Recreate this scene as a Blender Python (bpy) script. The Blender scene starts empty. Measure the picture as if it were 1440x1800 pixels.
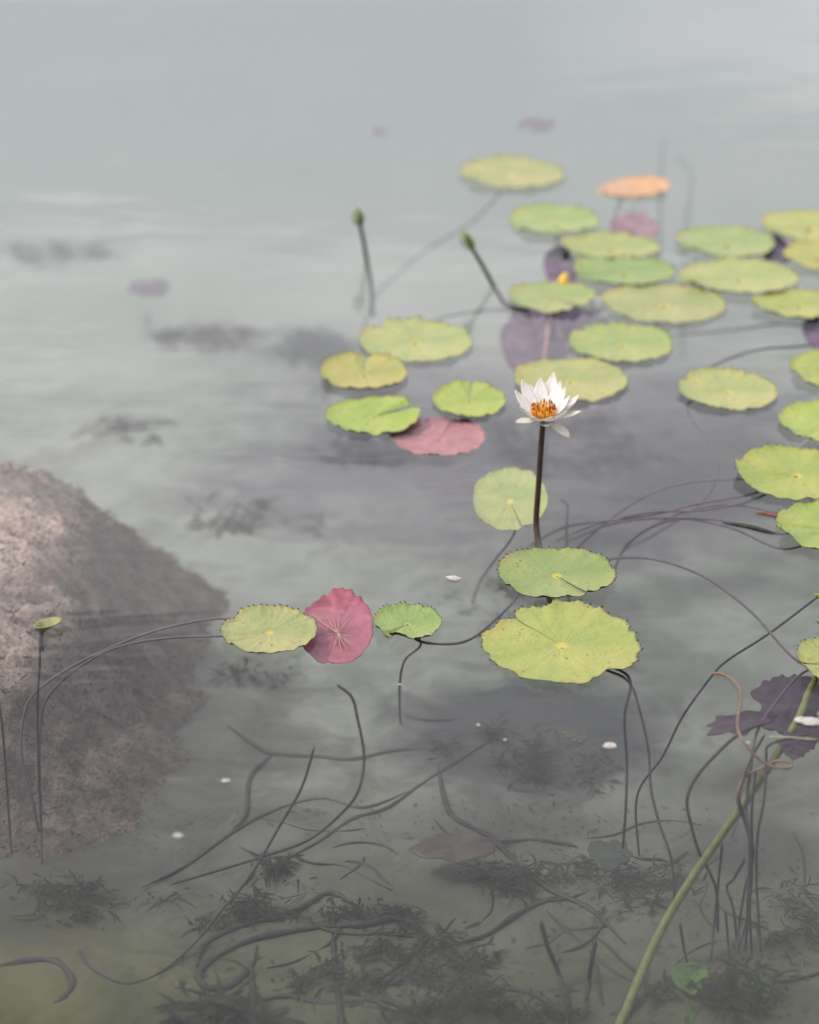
import bpy, math, random
from mathutils import Vector, Matrix, noise

# ------------------------------------------------------------------ camera
FPX, H, PITCH = 4000.0, 1.67, math.radians(25.7)      # focal length in photo pixels (1440 x 1800)
S = bpy.context.scene
C = S.collection
cam_d = bpy.data.cameras.new('camera')
cam = bpy.data.objects.new('camera', cam_d); C.objects.link(cam)
cam.location = (0, 0, H)
cam.rotation_euler = (math.pi/2 - PITCH, 0, 0)
cam_d.sensor_fit = 'VERTICAL'; cam_d.sensor_height = 36.0; cam_d.lens = FPX/1800*36
cam_d.clip_end = 1000
cam_d.dof.use_dof = True; cam_d.dof.focus_distance = 3.55; cam_d.dof.aperture_fstop = 2.0
S.camera = cam

# ------------------------------------------------------------------ sky, sun, exposure
SUN_EL, SUN_AZ = math.radians(52), math.radians(-100)   # azimuth measured from +Y (view direction) towards +X
w = bpy.data.worlds.new('World'); S.world = w; w.use_nodes = True
nt = w.node_tree; N = nt.nodes; L = nt.links
for n in list(N): N.remove(n)
out = N.new('ShaderNodeOutputWorld'); bg = N.new('ShaderNodeBackground')
sky = N.new('ShaderNodeTexSky'); sky.sky_type = 'NISHITA'; sky.sun_disc = False
sky.sun_elevation = SUN_EL; sky.sun_rotation = SUN_AZ; sky.dust_density = 4.0; sky.air_density = 1.0
tc = N.new('ShaderNodeTexCoord'); mp = N.new('ShaderNodeMapping'); mp.inputs['Scale'].default_value = (1.0, 1.0, 6.0)
nz = N.new('ShaderNodeTexNoise'); nz.inputs['Scale'].default_value = 2.6; nz.inputs['Detail'].default_value = 5
rp = N.new('ShaderNodeValToRGB')
rp.color_ramp.elements[0].position = 0.40; rp.color_ramp.elements[0].color = (0.25,)*3+(1,)
rp.color_ramp.elements[1].position = 0.60; rp.color_ramp.elements[1].color = (1.0,)*3+(1,)
cl = N.new('ShaderNodeMix'); cl.data_type = 'RGBA'; cl.blend_type = 'MIX'
cl.inputs['B'].default_value = (12.2, 11.7, 12.3, 1)
L.new(tc.outputs['Generated'], mp.inputs['Vector']); L.new(mp.outputs[0], nz.inputs['Vector'])
L.new(nz.outputs['Fac'], rp.inputs['Fac']); L.new(rp.outputs['Color'], cl.inputs['Factor'])
L.new(sky.outputs[0], cl.inputs['A']); L.new(cl.outputs['Result'], bg.inputs['Color'])
bg.inputs['Strength'].default_value = 0.10
L.new(bg.outputs[0], out.inputs['Surface'])

sd = bpy.data.lights.new('sun', 'SUN'); sd.energy = 1.5; sd.angle = math.radians(14); sd.color = (1.0, 0.96, 0.90)
sun = bpy.data.objects.new('sun', sd); C.objects.link(sun)
sdir = Vector((math.sin(SUN_AZ)*math.cos(SUN_EL), math.cos(SUN_AZ)*math.cos(SUN_EL), math.sin(SUN_EL)))
sun.rotation_euler = sdir.to_track_quat('Z', 'Y').to_euler()

vs = S.view_settings
vs.view_transform = 'Standard'; vs.look = 'None'; vs.gamma = 1.0; vs.use_curve_mapping = False; vs.exposure = 0.73
cy = S.cycles
cy.use_denoising = True
try: cy.denoiser = 'OPENIMAGEDENOISE'
except Exception: pass
cy.max_bounces = 5; cy.diffuse_bounces = 2; cy.volume_bounces = 2; cy.transparent_max_bounces = 16
cy.caustics_reflective = False; cy.caustics_refractive = False

# ------------------------------------------------------------------ geometry helpers
rng = random.Random(7)
CP, SP = math.cos(PITCH), math.sin(PITCH)
def ray(px, py):
    a, b = (px-720)/FPX, (900-py)/FPX
    return Vector((a, CP + b*SP, -SP + b*CP))
def P(px, py, z=0.0):                                   # photo pixel on the level z
    d = ray(px, py); t = (z - H)/d.z
    return Vector((d.x*t, d.y*t, z))
def bedz(x, y):
    base = -(0.36 + 0.05*max(0, y-2.3)**1.35) if y > 2.3 else -0.36 + 0.03*min(8, 2.3-y)
    base = max(base, -1.9)
    return base + 0.035*noise.noise((x*1.7, y*1.7, 3.1)) + 0.012*noise.noise((x*6, y*6, 1.7))
def PB(px, py, up=0.0):                                 # photo pixel on the lake bed
    z = -0.4
    for _ in range(12):
        p = P(px, py, z); z = bedz(p.x, p.y) + up
    return P(px, py, z)
def obj(name, verts, faces, mats, parent=None, origin=None, attrs=None, smooth=True, fmat=None):
    o0 = Vector(origin) if origin is not None else Vector((0, 0, 0))
    me = bpy.data.meshes.new(name)
    me.from_pydata([tuple(Vector(v)-o0) for v in verts], [], faces)
    if not isinstance(mats, (list, tuple)): mats = [mats]
    for m in mats: me.materials.append(m)
    if fmat: me.polygons.foreach_set('material_index', fmat)
    if smooth: me.polygons.foreach_set('use_smooth', [True]*len(me.polygons))
    for k, vals in (attrs or {}).items():
        a = me.attributes.new(k, 'FLOAT', 'POINT'); a.data.foreach_set('value', vals)
    me.update()
    o = bpy.data.objects.new(name, me); C.objects.link(o)
    if parent is not None: o.parent = parent
    else: o.location = o0
    return o
def tag(o, label, cat=None, group=None, kind=None):
    if label: o['label'] = label
    if cat: o['category'] = cat
    if group: o['group'] = group
    if kind: o['kind'] = kind
    return o
def empty(name, loc, label, cat, group=None):
    e = bpy.data.objects.new(name, None); C.objects.link(e); e.location = loc; e.empty_display_size = 0.05
    return tag(e, label, cat, group)
def spline(pts, n=8):
    pts = [Vector(p) for p in pts]
    if len(pts) < 3:
        return [pts[0].lerp(pts[-1], i/n) for i in range(n+1)]
    q = [pts[0]*2-pts[1]] + pts + [pts[-1]*2-pts[-2]]
    r = []
    for i in range(1, len(q)-2):
        a, b, c, d = q[i-1:i+3]
        for k in range(n):
            t = k/n
            r.append(0.5*((2*b)+(c-a)*t+(2*a-5*b+4*c-d)*t*t+(3*b-a-3*c+d)*t**3))
    r.append(pts[-1]); return r
def tube(path, r0, r1=None, sides=8, wob=0.0, taper=False):
    r1 = r0 if r1 is None else r1
    V, F = [], []
    n = len(path); nrm = None
    for i, p in enumerate(path):
        t = (path[min(i+1, n-1)]-path[max(i-1, 0)])
        if t.length < 1e-9: t = Vector((0, 0, 1))
        t.normalize()
        if nrm is None: nrm = t.orthogonal().normalized()
        nrm = (nrm - t*nrm.dot(t)).normalized(); bn = t.cross(nrm)
        r = r0+(r1-r0)*i/(n-1)
        if wob: r *= 1+wob*noise.noise(p*40)+wob*.8*noise.noise(p*110)
        if taper: q_ = i/(n-1); r *= min(1, .3+taper*q_)*min(1, .3+taper*(1-q_))
        for k in range(sides):
            a = 2*math.pi*k/sides
            V.append(p + (nrm*math.cos(a)+bn*math.sin(a))*r)
    for i in range(n-1):
        for k in range(sides):
            a, b = i*sides+k, i*sides+(k+1) % sides
            F.append((a, b, b+sides, a+sides))
    F.append(tuple(range(sides-1, -1, -1))); F.append(tuple((n-1)*sides+k for k in range(sides)))
    return V, F
def lathe(path, radii, sides=10):
    V, F = [], []; n = len(path)
    for i, p in enumerate(path):
        t = (path[min(i+1, n-1)]-path[max(i-1, 0)]).normalized()
        a0 = t.orthogonal().normalized() if abs(t.z) > .99 else t.cross(Vector((0, 0, 1))).normalized()
        b0 = t.cross(a0)
        for k in range(sides):
            a = 2*math.pi*k/sides
            V.append(p+(a0*math.cos(a)+b0*math.sin(a))*radii[i])
    for i in range(n-1):
        for k in range(sides):
            a, b = i*sides+k, i*sides+(k+1) % sides
            F.append((a, b, b+sides, a+sides))
    F.append(tuple(range(sides-1, -1, -1))); F.append(tuple((n-1)*sides+k for k in range(sides)))
    return V, F

# ------------------------------------------------------------------ materials
class M:
    def __init__(s, name):
        s.m = bpy.data.materials.new(name); s.m.use_nodes = True
        s.t = s.m.node_tree; s.n = s.t.nodes; s.l = s.t.links
        for x in list(s.n): s.n.remove(x)
        s.out = s.n.new('ShaderNodeOutputMaterial')
    def new(s, typ, **kw):
        x = s.n.new('ShaderNode'+typ)
        for k, v in kw.items():
            if k in x.inputs: s.set(x, k, v)
            else: setattr(x, k, v)
        return x
    def set(s, x, k, v):
        if isinstance(v, bpy.types.NodeSocket): s.l.new(v, x.inputs[k])
        else: x.inputs[k].default_value = v
    def math(s, op, a, b=0.0, clamp=False):
        x = s.n.new('ShaderNodeMath'); x.operation = op; x.use_clamp = clamp
        for i, v in enumerate((a, b)):
            if isinstance(v, bpy.types.NodeSocket): s.l.new(v, x.inputs[i])
            else: x.inputs[i].default_value = v
        return x.outputs[0]
    def mix(s, f, a, b, mode='MIX'):
        x = s.n.new('ShaderNodeMix'); x.data_type = 'RGBA'; x.blend_type = mode
        for k, v in (('Factor', f), ('A', a), ('B', b)):
            if isinstance(v, bpy.types.NodeSocket): s.l.new(v, x.inputs[k])
            else: x.inputs[k].default_value = v if not isinstance(v, tuple) or len(v) == 4 else v+(1,)
        return x.outputs['Result']
    def ramp(s, f, lo, hi, a=0.0, b=1.0):
        x = s.n.new('ShaderNodeMapRange'); x.interpolation_type = 'SMOOTHSTEP'
        s.l.new(f, x.inputs['Value'])
        for k, v in zip(('From Min', 'From Max', 'To Min', 'To Max'), (lo, hi, a, b)): x.inputs[k].default_value = v
        return x.outputs[0]
    def noise(s, scale, detail=4, vec=None, rough=0.55, dist=0.0):
        x = s.n.new('ShaderNodeTexNoise')
        x.inputs['Scale'].default_value = scale; x.inputs['Detail'].default_value = detail
        x.inputs['Roughness'].default_value = rough; x.inputs['Distortion'].default_value = dist
        if vec is not None: s.l.new(vec, x.inputs['Vector'])
        return x.outputs['Fac']
    def attr(s, name):
        x = s.n.new('ShaderNodeAttribute'); x.attribute_name = name; return x.outputs['Fac']
    def pos(s, scale=(1, 1, 1), obj=False):
        if obj: v = s.n.new('ShaderNodeTexCoord').outputs['Object']
        else: v = s.n.new('ShaderNodeNewGeometry').outputs['Position']
        m = s.n.new('ShaderNodeMapping'); m.inputs['Scale'].default_value = scale; s.l.new(v, m.inputs['Vector'])
        return m.outputs[0]
    def bsdf(s, col, rough=0.6, spec=0.4, bump=None, bs=0.3, bd=0.002, transl=None, tamt=0.25):
        b = s.n.new('ShaderNodeBsdfPrincipled')
        for k, v in (('Base Color', col), ('Roughness', rough), ('Specular IOR Level', spec)):
            if isinstance(v, tuple) and len(v) == 3: v = v+(1,)
            s.set(b, k, v)
        if bump is not None:
            bp = s.n.new('ShaderNodeBump'); bp.inputs['Strength'].default_value = bs; bp.inputs['Distance'].default_value = bd
            s.l.new(bump, bp.inputs['Height']); s.l.new(bp.outputs[0], b.inputs['Normal'])
        o = b.outputs[0]
        if transl is not None:
            t = s.n.new('ShaderNodeBsdfTranslucent'); s.set(t, 'Color', transl if not isinstance(transl, tuple) else transl+(1,))
            mx = s.n.new('ShaderNodeMixShader'); mx.inputs[0].default_value = tamt
            s.l.new(o, mx.inputs[1]); s.l.new(t.outputs[0], mx.inputs[2]); o = mx.outputs[0]
        s.l.new(o, s.out.inputs['Surface'])
        return s.m

def pad_material():
    m = M('pad_top')
    oi = m.n.new('ShaderNodeObjectInfo'); col = oi.outputs['Color']
    pr, pt, tip = m.attr('pad_r'), m.attr('pad_t'), m.attr('pad_tip')
    ob = m.pos(obj=True)
    n1 = m.noise(9, 4, ob, 0.6); n2 = m.noise(45, 4, ob, 0.65); n3 = m.noise(220, 2, ob)
    c = m.mix(m.ramp(n1, 0.35, 0.7), m.mix(1.0, col, (0.80, 0.91, 0.77), 'MULTIPLY'), m.mix(1.0, col, (1.20, 1.08, 1.05), 'MULTIPLY'))
    c = m.mix(m.ramp(n2, 0.35, 0.75, 0, 0.35), c, m.mix(1.0, col, (1.25, 1.15, 1.1), 'MULTIPLY'))
    # radial veins that fork outwards
    sv = m.math('ABSOLUTE', m.math('SINE', m.math('ADD', m.math('MULTIPLY', pt, 8.0), m.math('MULTIPLY', n1, 2.0))))
    vein = m.math('MULTIPLY', m.math('POWER', m.math('SUBTRACT', 1.0, sv), 6.0), m.ramp(pr, 0.05, 0.95, 0.7, 0.0))
    c = m.mix(m.math('MULTIPLY', vein, 0.13), c, m.mix(1.0, col, (1.4, 1.35, 1.4), 'MULTIPLY'))
    # yellow boss where the stalk joins, tanned margin, brown specks, dark tooth tips
    c = m.mix(m.ramp(pr, 0.03, 0.13, 0.85, 0.0), c, (0.52, 0.44, 0.06))
    c = m.mix(m.math('MULTIPLY', m.ramp(pr, 0.80, 1.0), m.ramp(n1, 0.44, 0.64, 0, 0.55)), c, (0.30, 0.23, 0.06))
    vo = m.n.new('ShaderNodeTexVoronoi'); vo.inputs['Scale'].default_value = 75; m.l.new(ob, vo.inputs['Vector'])
    sp = m.math('MULTIPLY', m.ramp(vo.outputs['Distance'], 0.12, 0.22, 1, 0), m.ramp(n1, 0.48, 0.60))
    c = m.mix(m.math('MULTIPLY', sp, 0.75), c, (0.07, 0.05, 0.02))
    c = m.mix(m.ramp(tip, 0.30, 0.75), c, (0.018, 0.014, 0.012))
    hgt = m.math('ADD', m.math('MULTIPLY', n2, 0.7), m.math('ADD', m.math('MULTIPLY', n3, 0.15), m.math('MULTIPLY', vein, -0.12)))
    return m.bsdf(c, m.ramp(n2, 0.3, 0.7, 0.36, 0.55), 0.45, hgt, 1.0, 0.008)
def plain(name, col, var=0.25, scale=60, rough=0.6, spec=0.35, bump=True, objcol=False, stretch=(1, 1, 1)):
    m = M(name)
    v = m.pos(stretch)
    n1 = m.noise(scale, 4, v); n2 = m.noise(scale*0.15, 3, v)
    base = col
    if objcol:
        base = m.n.new('ShaderNodeObjectInfo').outputs['Color']
        lo = m.mix(1.0, base, (1-var,)*3, 'MULTIPLY'); hi = m.mix(1.0, base, (1+var,)*3, 'MULTIPLY')
    else:
        lo = tuple(x*(1-var) for x in col); hi = tuple(min(1, x*(1+var)) for x in col)
    c = m.mix(m.ramp(n1, 0.3, 0.7), lo, hi)
    c = m.mix(m.ramp(n2, 0.4, 0.7, 0, 0.5), c, lo)
    return m.bsdf(c, rough, spec, n1 if bump else None, 0.4, 0.002)
def petal_material(name, edge, tipc):
    m = M(name)
    pr, pe = m.attr('petal_t'), m.attr('petal_e')
    n1 = m.noise(160, 3, m.pos(obj=True))
    st = m.math('ABSOLUTE', m.math('SINE', m.math('MULTIPLY', pe, 14.0)))
    c = m.mix(m.ramp(n1, 0.3, 0.7), (0.86, 0.82, 0.80), (0.90, 0.88, 0.85))
    c = m.mix(m.math('MULTIPLY', st, 0.12), c, (0.74, 0.70, 0.66))
    c = m.mix(m.ramp(m.math('ABSOLUTE', pe), 0.55, 1.0, 0, 0.6), c, edge)
    c = m.mix(m.ramp(pr, 0.80, 1.0, 0, 0.6), c, tipc)
    c = m.mix(m.ramp(pr, 0.0, 0.22, 0.8, 0), c, (0.62, 0.56, 0.22))
    return m.bsdf(c, 0.5, 0.3, st, 0.25, 0.0006, c, 0.4)

MAT = {}
MAT['pad'] = pad_material()
MAT['under'] = plain('pad_underside', (0.035, 0.016, 0.022), 0.3, 40, 0.5)
MAT['stem'] = plain('lily_stem', (0.06, 0.045, 0.05), 0.25, 90, 0.55, objcol=True)
MAT['petal'] = petal_material('petal_white', (0.82, 0.80, 0.76), (0.80, 0.78, 0.62))
MAT['sepal'] = petal_material('sepal_white', (0.66, 0.66, 0.30), (0.74, 0.70, 0.38))
MAT['stamen'] = plain('stamen_orange', (0.85, 0.36, 0.03), 0.2, 300, 0.6)
MAT['anther'] = plain('anther_brown', (0.28, 0.07, 0.02), 0.3, 300, 0.6)
MAT['disc'] = plain('stigma_disc', (0.85, 0.50, 0.04), 0.2, 300, 0.6)
MAT['leaf'] = plain('leaf_tint', (0.2, 0.2, 0.1), 0.28, 50, 0.55, objcol=True)
MAT['weed'] = plain('waterweed', (0.03, 0.035, 0.025), 0.35, 30, 0.8, 0.1, objcol=True)
MAT['fluff'] = plain('pale_fluff', (0.42, 0.39, 0.36), 0.15, 200, 0.8)

def bed_material():
    m = M('lake_bed_silt')
    v = m.pos()
    a = m.noise(1.6, 5, v, 0.6, 0.4); b = m.noise(7, 5, v, 0.65, 0.6); d = m.noise(40, 4, v)
    sx = m.n.new('ShaderNodeSeparateXYZ'); m.l.new(v, sx.inputs[0])
    c = m.mix(m.ramp(b, 0.35, 0.7), (0.190, 0.208, 0.180), (0.265, 0.285, 0.250))
    c = m.mix(m.math('MULTIPLY', m.ramp(a, 0.52, 0.70), 0.5), c, (0.06, 0.06, 0.045))
    c = m.mix(m.math('MULTIPLY', m.ramp(b, 0.56, 0.72), 0.45), c, (0.05, 0.05, 0.04))
    c = m.mix(m.ramp(m.math('ADD', sx.outputs[1], m.math('MULTIPLY', b, 0.5)), 2.75, 4.30, 0.84, 0.0), c, (0.034, 0.037, 0.022))  # near silt painted darker: detritus tone plus shade put into the colour
    for (mx_, my_, ra, rb, amt, colr) in ((.33, 5.0, .85, 1.1, .78, (0.095, 0.082, 0.11)), (.22, 3.48, .30, .27, .85, (0.035, 0.037, 0.045)), (-.28, 5.75, .35, .4, .45, (0.12, 0.115, 0.115)), (-.62, 3.45, .45, .95, .75, (0.05, 0.046, 0.046))):  # soft dark patches; shade under the largest pad is painted into the silt
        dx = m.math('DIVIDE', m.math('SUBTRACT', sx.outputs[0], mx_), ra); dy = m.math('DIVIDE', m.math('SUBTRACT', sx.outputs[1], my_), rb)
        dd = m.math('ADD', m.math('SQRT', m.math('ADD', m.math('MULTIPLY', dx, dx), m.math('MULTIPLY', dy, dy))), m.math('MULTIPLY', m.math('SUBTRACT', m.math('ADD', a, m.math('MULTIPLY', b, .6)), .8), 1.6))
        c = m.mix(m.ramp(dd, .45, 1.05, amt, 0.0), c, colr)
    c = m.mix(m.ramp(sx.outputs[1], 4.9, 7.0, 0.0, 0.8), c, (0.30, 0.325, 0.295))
    # green algae felt on the shallow silt by the shore
    alg = m.math('MULTIPLY', m.ramp(sx.outputs[1], 2.55, 3.0, 1, 0), m.ramp(m.math('ADD', sx.outputs[0], m.math('MULTIPLY', a, 0.6)), -0.35, 0.35, 1, 0.25))
    c = m.mix(m.math('MULTIPLY', alg, 0.8), c, m.mix(m.ramp(b, 0.35, 0.65), (0.05, 0.055, 0.015), (0.11, 0.115, 0.028)))
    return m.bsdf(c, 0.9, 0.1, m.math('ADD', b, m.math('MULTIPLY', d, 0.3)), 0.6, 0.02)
def rock_material():
    m = M('boulder_limestone')
    v = m.pos()
    a = m.noise(4, 6, v, 0.65, 0.3); b = m.noise(22, 6, v, 0.7); d = m.noise(110, 4, v)
    c = m.mix(m.ramp(b, 0.3, 0.7), (0.38, 0.285, 0.235), (0.60, 0.465, 0.39))
    c = m.mix(m.ramp(a, 0.47, 0.60, 0, 0.75), c, (0.16, 0.14, 0.11))
    c = m.mix(m.ramp(d, 0.52, 0.66, 0, 0.6), c, (0.12, 0.10, 0.085))
    sx = m.n.new('ShaderNodeSeparateXYZ'); m.l.new(v, sx.inputs[0])
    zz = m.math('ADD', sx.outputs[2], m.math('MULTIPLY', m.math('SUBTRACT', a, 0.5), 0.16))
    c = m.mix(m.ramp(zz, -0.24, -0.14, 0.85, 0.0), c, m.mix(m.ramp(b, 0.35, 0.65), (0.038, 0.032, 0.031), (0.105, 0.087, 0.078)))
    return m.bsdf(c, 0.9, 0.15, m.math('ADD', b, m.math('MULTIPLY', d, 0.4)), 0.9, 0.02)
def water_material():
    m = M('lagoon_water')
    lw = m.n.new('ShaderNodeLayerWeight')
    fr = m.math('ADD', 0.015, m.math('MULTIPLY', m.math('POWER', lw.outputs['Facing'], 5.0), 0.985))
    gl = m.n.new('ShaderNodeBsdfGlossy'); gl.inputs['Roughness'].default_value = 0.03
    tr = m.n.new('ShaderNodeBsdfTransparent')
    v = m.pos((0.55, 1.0, 1.0))
    n1 = m.noise(5.5, 3, v, 0.5, 0.3); n2 = m.noise(1.3, 2, v, 0.5)
    bp = m.n.new('ShaderNodeBump'); bp.inputs['Strength'].default_value = 1.0; bp.inputs['Distance'].default_value = 0.0022
    m.l.new(m.math('MULTIPLY', n1, m.ramp(n2, 0.3, 0.7, 0.35, 1.3)), bp.inputs['Height'])
    m.l.new(bp.outputs[0], gl.inputs['Normal'])
    mx = m.n.new('ShaderNodeMixShader'); m.l.new(fr, mx.inputs[0])
    m.l.new(tr.outputs[0], mx.inputs[1]); m.l.new(gl.outputs[0], mx.inputs[2])
    m.l.new(mx.outputs[0], m.out.inputs['Surface'])
    sc = m.n.new('ShaderNodeVolumeScatter'); sc.inputs['Color'].default_value = (0.86, 0.885, 0.84, 1)
    sc.inputs['Density'].default_value = 0.145; sc.inputs['Anisotropy'].default_value = 0.1
    ab = m.n.new('ShaderNodeVolumeAbsorption'); ab.inputs['Color'].default_value = (0.36, 0.42, 0.36, 1); ab.inputs['Density'].default_value = 0.22
    ad = m.n.new('ShaderNodeAddShader'); m.l.new(sc.outputs[0], ad.inputs[0]); m.l.new(ab.outputs[0], ad.inputs[1])
    m.l.new(ad.outputs[0], m.out.inputs['Volume'])
    return m.m
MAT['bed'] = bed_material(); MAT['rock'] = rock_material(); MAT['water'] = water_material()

# ------------------------------------------------------------------ the lake: water body and bed
def box(x0, x1, y0, y1, z0, z1):
    V = [(x, y, z) for z in (z0, z1) for y in (y0, y1) for x in (x0, x1)]
    return V, [(0, 2, 3, 1), (4, 5, 7, 6), (0, 1, 5, 4), (2, 6, 7, 3), (0, 4, 6, 2), (1, 3, 7, 5)]
V, F = box(-150, 150, -6, 300, -3, 0)
tag(obj('water', V, F, MAT['water'], smooth=False), 'calm milky green grey lagoon water reflecting pale cloud', kind='structure')
def axis(lo, a, b, hi, fine, coarse):
    r = []; x = a
    while x < b: r.append(x); x += fine
    l = []; x = a; st = fine
    while x > lo: st = min(coarse, st*1.35); x -= st; l.append(max(x, lo))
    h = []; x = r[-1]; st = fine
    while x < hi: st = min(coarse, st*1.35); x += st; h.append(min(x, hi))
    return l[::-1]+r+h
xs, ys = axis(-149.5, -1.5, 1.5, 149.5, 0.03, 12), axis(-5.5, 2.0, 7.0, 299.5, 0.03, 12)
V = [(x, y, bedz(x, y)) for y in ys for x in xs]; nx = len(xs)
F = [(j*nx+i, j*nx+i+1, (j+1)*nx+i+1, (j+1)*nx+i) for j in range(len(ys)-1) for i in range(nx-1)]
tag(obj('lake_bed', V, F, MAT['bed']), 'pale silty lake bed with dark algae patches and painted-in shade', kind='structure')

# ------------------------------------------------------------------ unseen jetty shelter, added so that its roof shades the near water
MAT['thatch'] = plain('shade_roof_thatch', (0.10, 0.075, 0.05), 0.35, 30, 0.9, 0.1, stretch=(1, .2, 1))
MAT['post'] = plain('shade_roof_wood', (0.12, 0.09, 0.065), 0.3, 25, 0.8, 0.2)
Vr, Fr = [], []
for k, (y0, z0) in enumerate(((1.85, 2.75), (-1.2, 4.3), (-4.2, 2.75))):
    for x in (-4.2, 4.2):
        Vr += [(x, y0, z0), (x, y0, z0+.22)]
for a in (0, 4): Fr += [(a, a+2, a+6, a+4), (a+1, a+5, a+7, a+3), (a, a+4, a+5, a+1), (a+2, a+3, a+7, a+6)]
Fr += [(0, 1, 3, 2), (8, 10, 11, 9)]
tag(obj('shade_roof', Vr, Fr, MAT['thatch'], smooth=False), 'unseen thatched roof added behind the viewpoint to shade the near water', kind='structure')
V, F = box(-1.6, 1.6, -4.0, 1.05, 0.28, 0.36)
tag(obj('shade_roof_deck', V, F, MAT['post'], smooth=False), 'unseen plank deck added behind the viewpoint with the shading roof', kind='structure')
for (x, y) in ((-1.5, 0.9), (1.5, 0.9), (-1.5, -3.6), (1.5, -3.6)):
    V, F = tube([Vector((x, y, -.5)), Vector((x, y, 1.4)), Vector((x, y, 3.25))], .07, .06, 12)
    tag(obj('shade_roof_post', V, F, MAT['post']), 'unseen round post added behind the viewpoint under the shading roof', kind='structure')

# ------------------------------------------------------------------ boulder
def boulder():
    cx, cy_, rx, ry = -1.22, 3.62, 0.90, 0.84
    n = 260; V = []; F = []
    sg = lambda t: 1/(1+math.exp(-max(-40, min(40, t))))
    def h(x, y):
        wx, wy = x+0.05*noise.noise((x*3.1, y*3.1, 8)), y+0.05*noise.noise((x*3.1, y*3.1, 18))
        u, v = (wx-cx)/rx, (wy-cy_)/ry
        d = (abs(u)**3.4+abs(v)**3.4)**(1/3.4)/(1+0.07*noise.noise((x*7, y*7, 2))+.03*noise.noise((x*19, y*19, 2))+.02*noise.noise((x*45, y*45, 7)))
        bz = bedz(x, y)-0.03
        fr = noise.fractal((x*5, y*5, 0.3), 0.9, 2.1, 5)
        top = -0.045 - 0.075*sg((x+0.565+0.05*fr)/0.018)*sg((y-3.2)/.03) - 0.05*sg((3.26-y+.05*fr)/0.02) - 0.95*max(0, 3.24-y) - 0.30*max(0, y-3.95) - .10*max(0, x+.56)/.15
        k = max(0.0, 1-min(1, d)**2.9)**1.25
        z = bz+(top-bz)*k
        if d >= 1.03: return bz-.05
        ck = -.03*max(0, 1-abs(noise.noise((x*3.3+4, y*6, 1.3)))*14)
        return z + (0.020*fr + ck + 0.009*noise.noise((x*30, y*30, 4)) + 0.008*noise.noise((x*70, y*70, 4)))*min(1, k*1.5)
    x0, x1, y0, y1 = cx-rx*1.2, cx+rx*1.2, cy_-ry*1.2, cy_+ry*1.2
    for j in range(n+1):
        for i in range(n+1):
            x, y = x0+(x1-x0)*i/n, y0+(y1-y0)*j/n
            V.append((x, y, min(h(x, y), -0.012)))
    for j in range(n):
        for i in range(n):
            a = j*(n+1)+i
            if max(V[q][2]-bedz(V[q][0], V[q][1]) for q in (a, a+1, a+n+1, a+n+2)) > -0.06:
                F.append((a, a+1, a+n+2, a+n+1))
    used = sorted({i for f in F for i in f}); mp_ = {u: k for k, u in enumerate(used)}
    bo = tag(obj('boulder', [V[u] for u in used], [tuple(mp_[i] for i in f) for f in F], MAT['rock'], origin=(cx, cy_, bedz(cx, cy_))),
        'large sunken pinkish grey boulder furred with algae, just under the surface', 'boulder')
    r_ = random.Random(3); Va, Fa = [], []
    for k in range(42000):
        v = Vector(V[r_.choice(used)])
        if v.z < bedz(v.x, v.y)-.01: continue
        if noise.fractal((v.x*6, v.y*6, 2.2), 1, 2, 3)*.06 + .115 + v.z > r_.uniform(-.05, .02): continue
        v += Vector((r_.gauss(0, .004), r_.gauss(0, .004), 0))
        d = Vector((r_.gauss(.35, .8), r_.gauss(-.1, .8), r_.gauss(.5, .5))).normalized(); L_ = r_.uniform(.004, .012); w_ = r_.uniform(.0005, .0011)
        sd_ = d.orthogonal().normalized(); sd_.rotate(Matrix.Rotation(r_.uniform(0, 6.28), 3, d)); bnd = Vector((r_.gauss(0, .3), r_.gauss(0, .3), -.2))*L_
        k0 = len(Va); Va += [v-sd_*w_-d*.003, v+sd_*w_-d*.003, v+d*L_*.6+sd_*w_*.7, v+d*L_+bnd]
        Fa.append((k0, k0+1, k0+2, k0+3))
    al = obj('algae_fur', Va, Fa, MAT['fur'], bo, bo.location, smooth=False); al['kind'] = 'stuff'
MAT['fur'] = plain('algae_fur', (0.075, 0.062, 0.055), 0.5, 20, 0.9, 0.1)
boulder()

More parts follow.
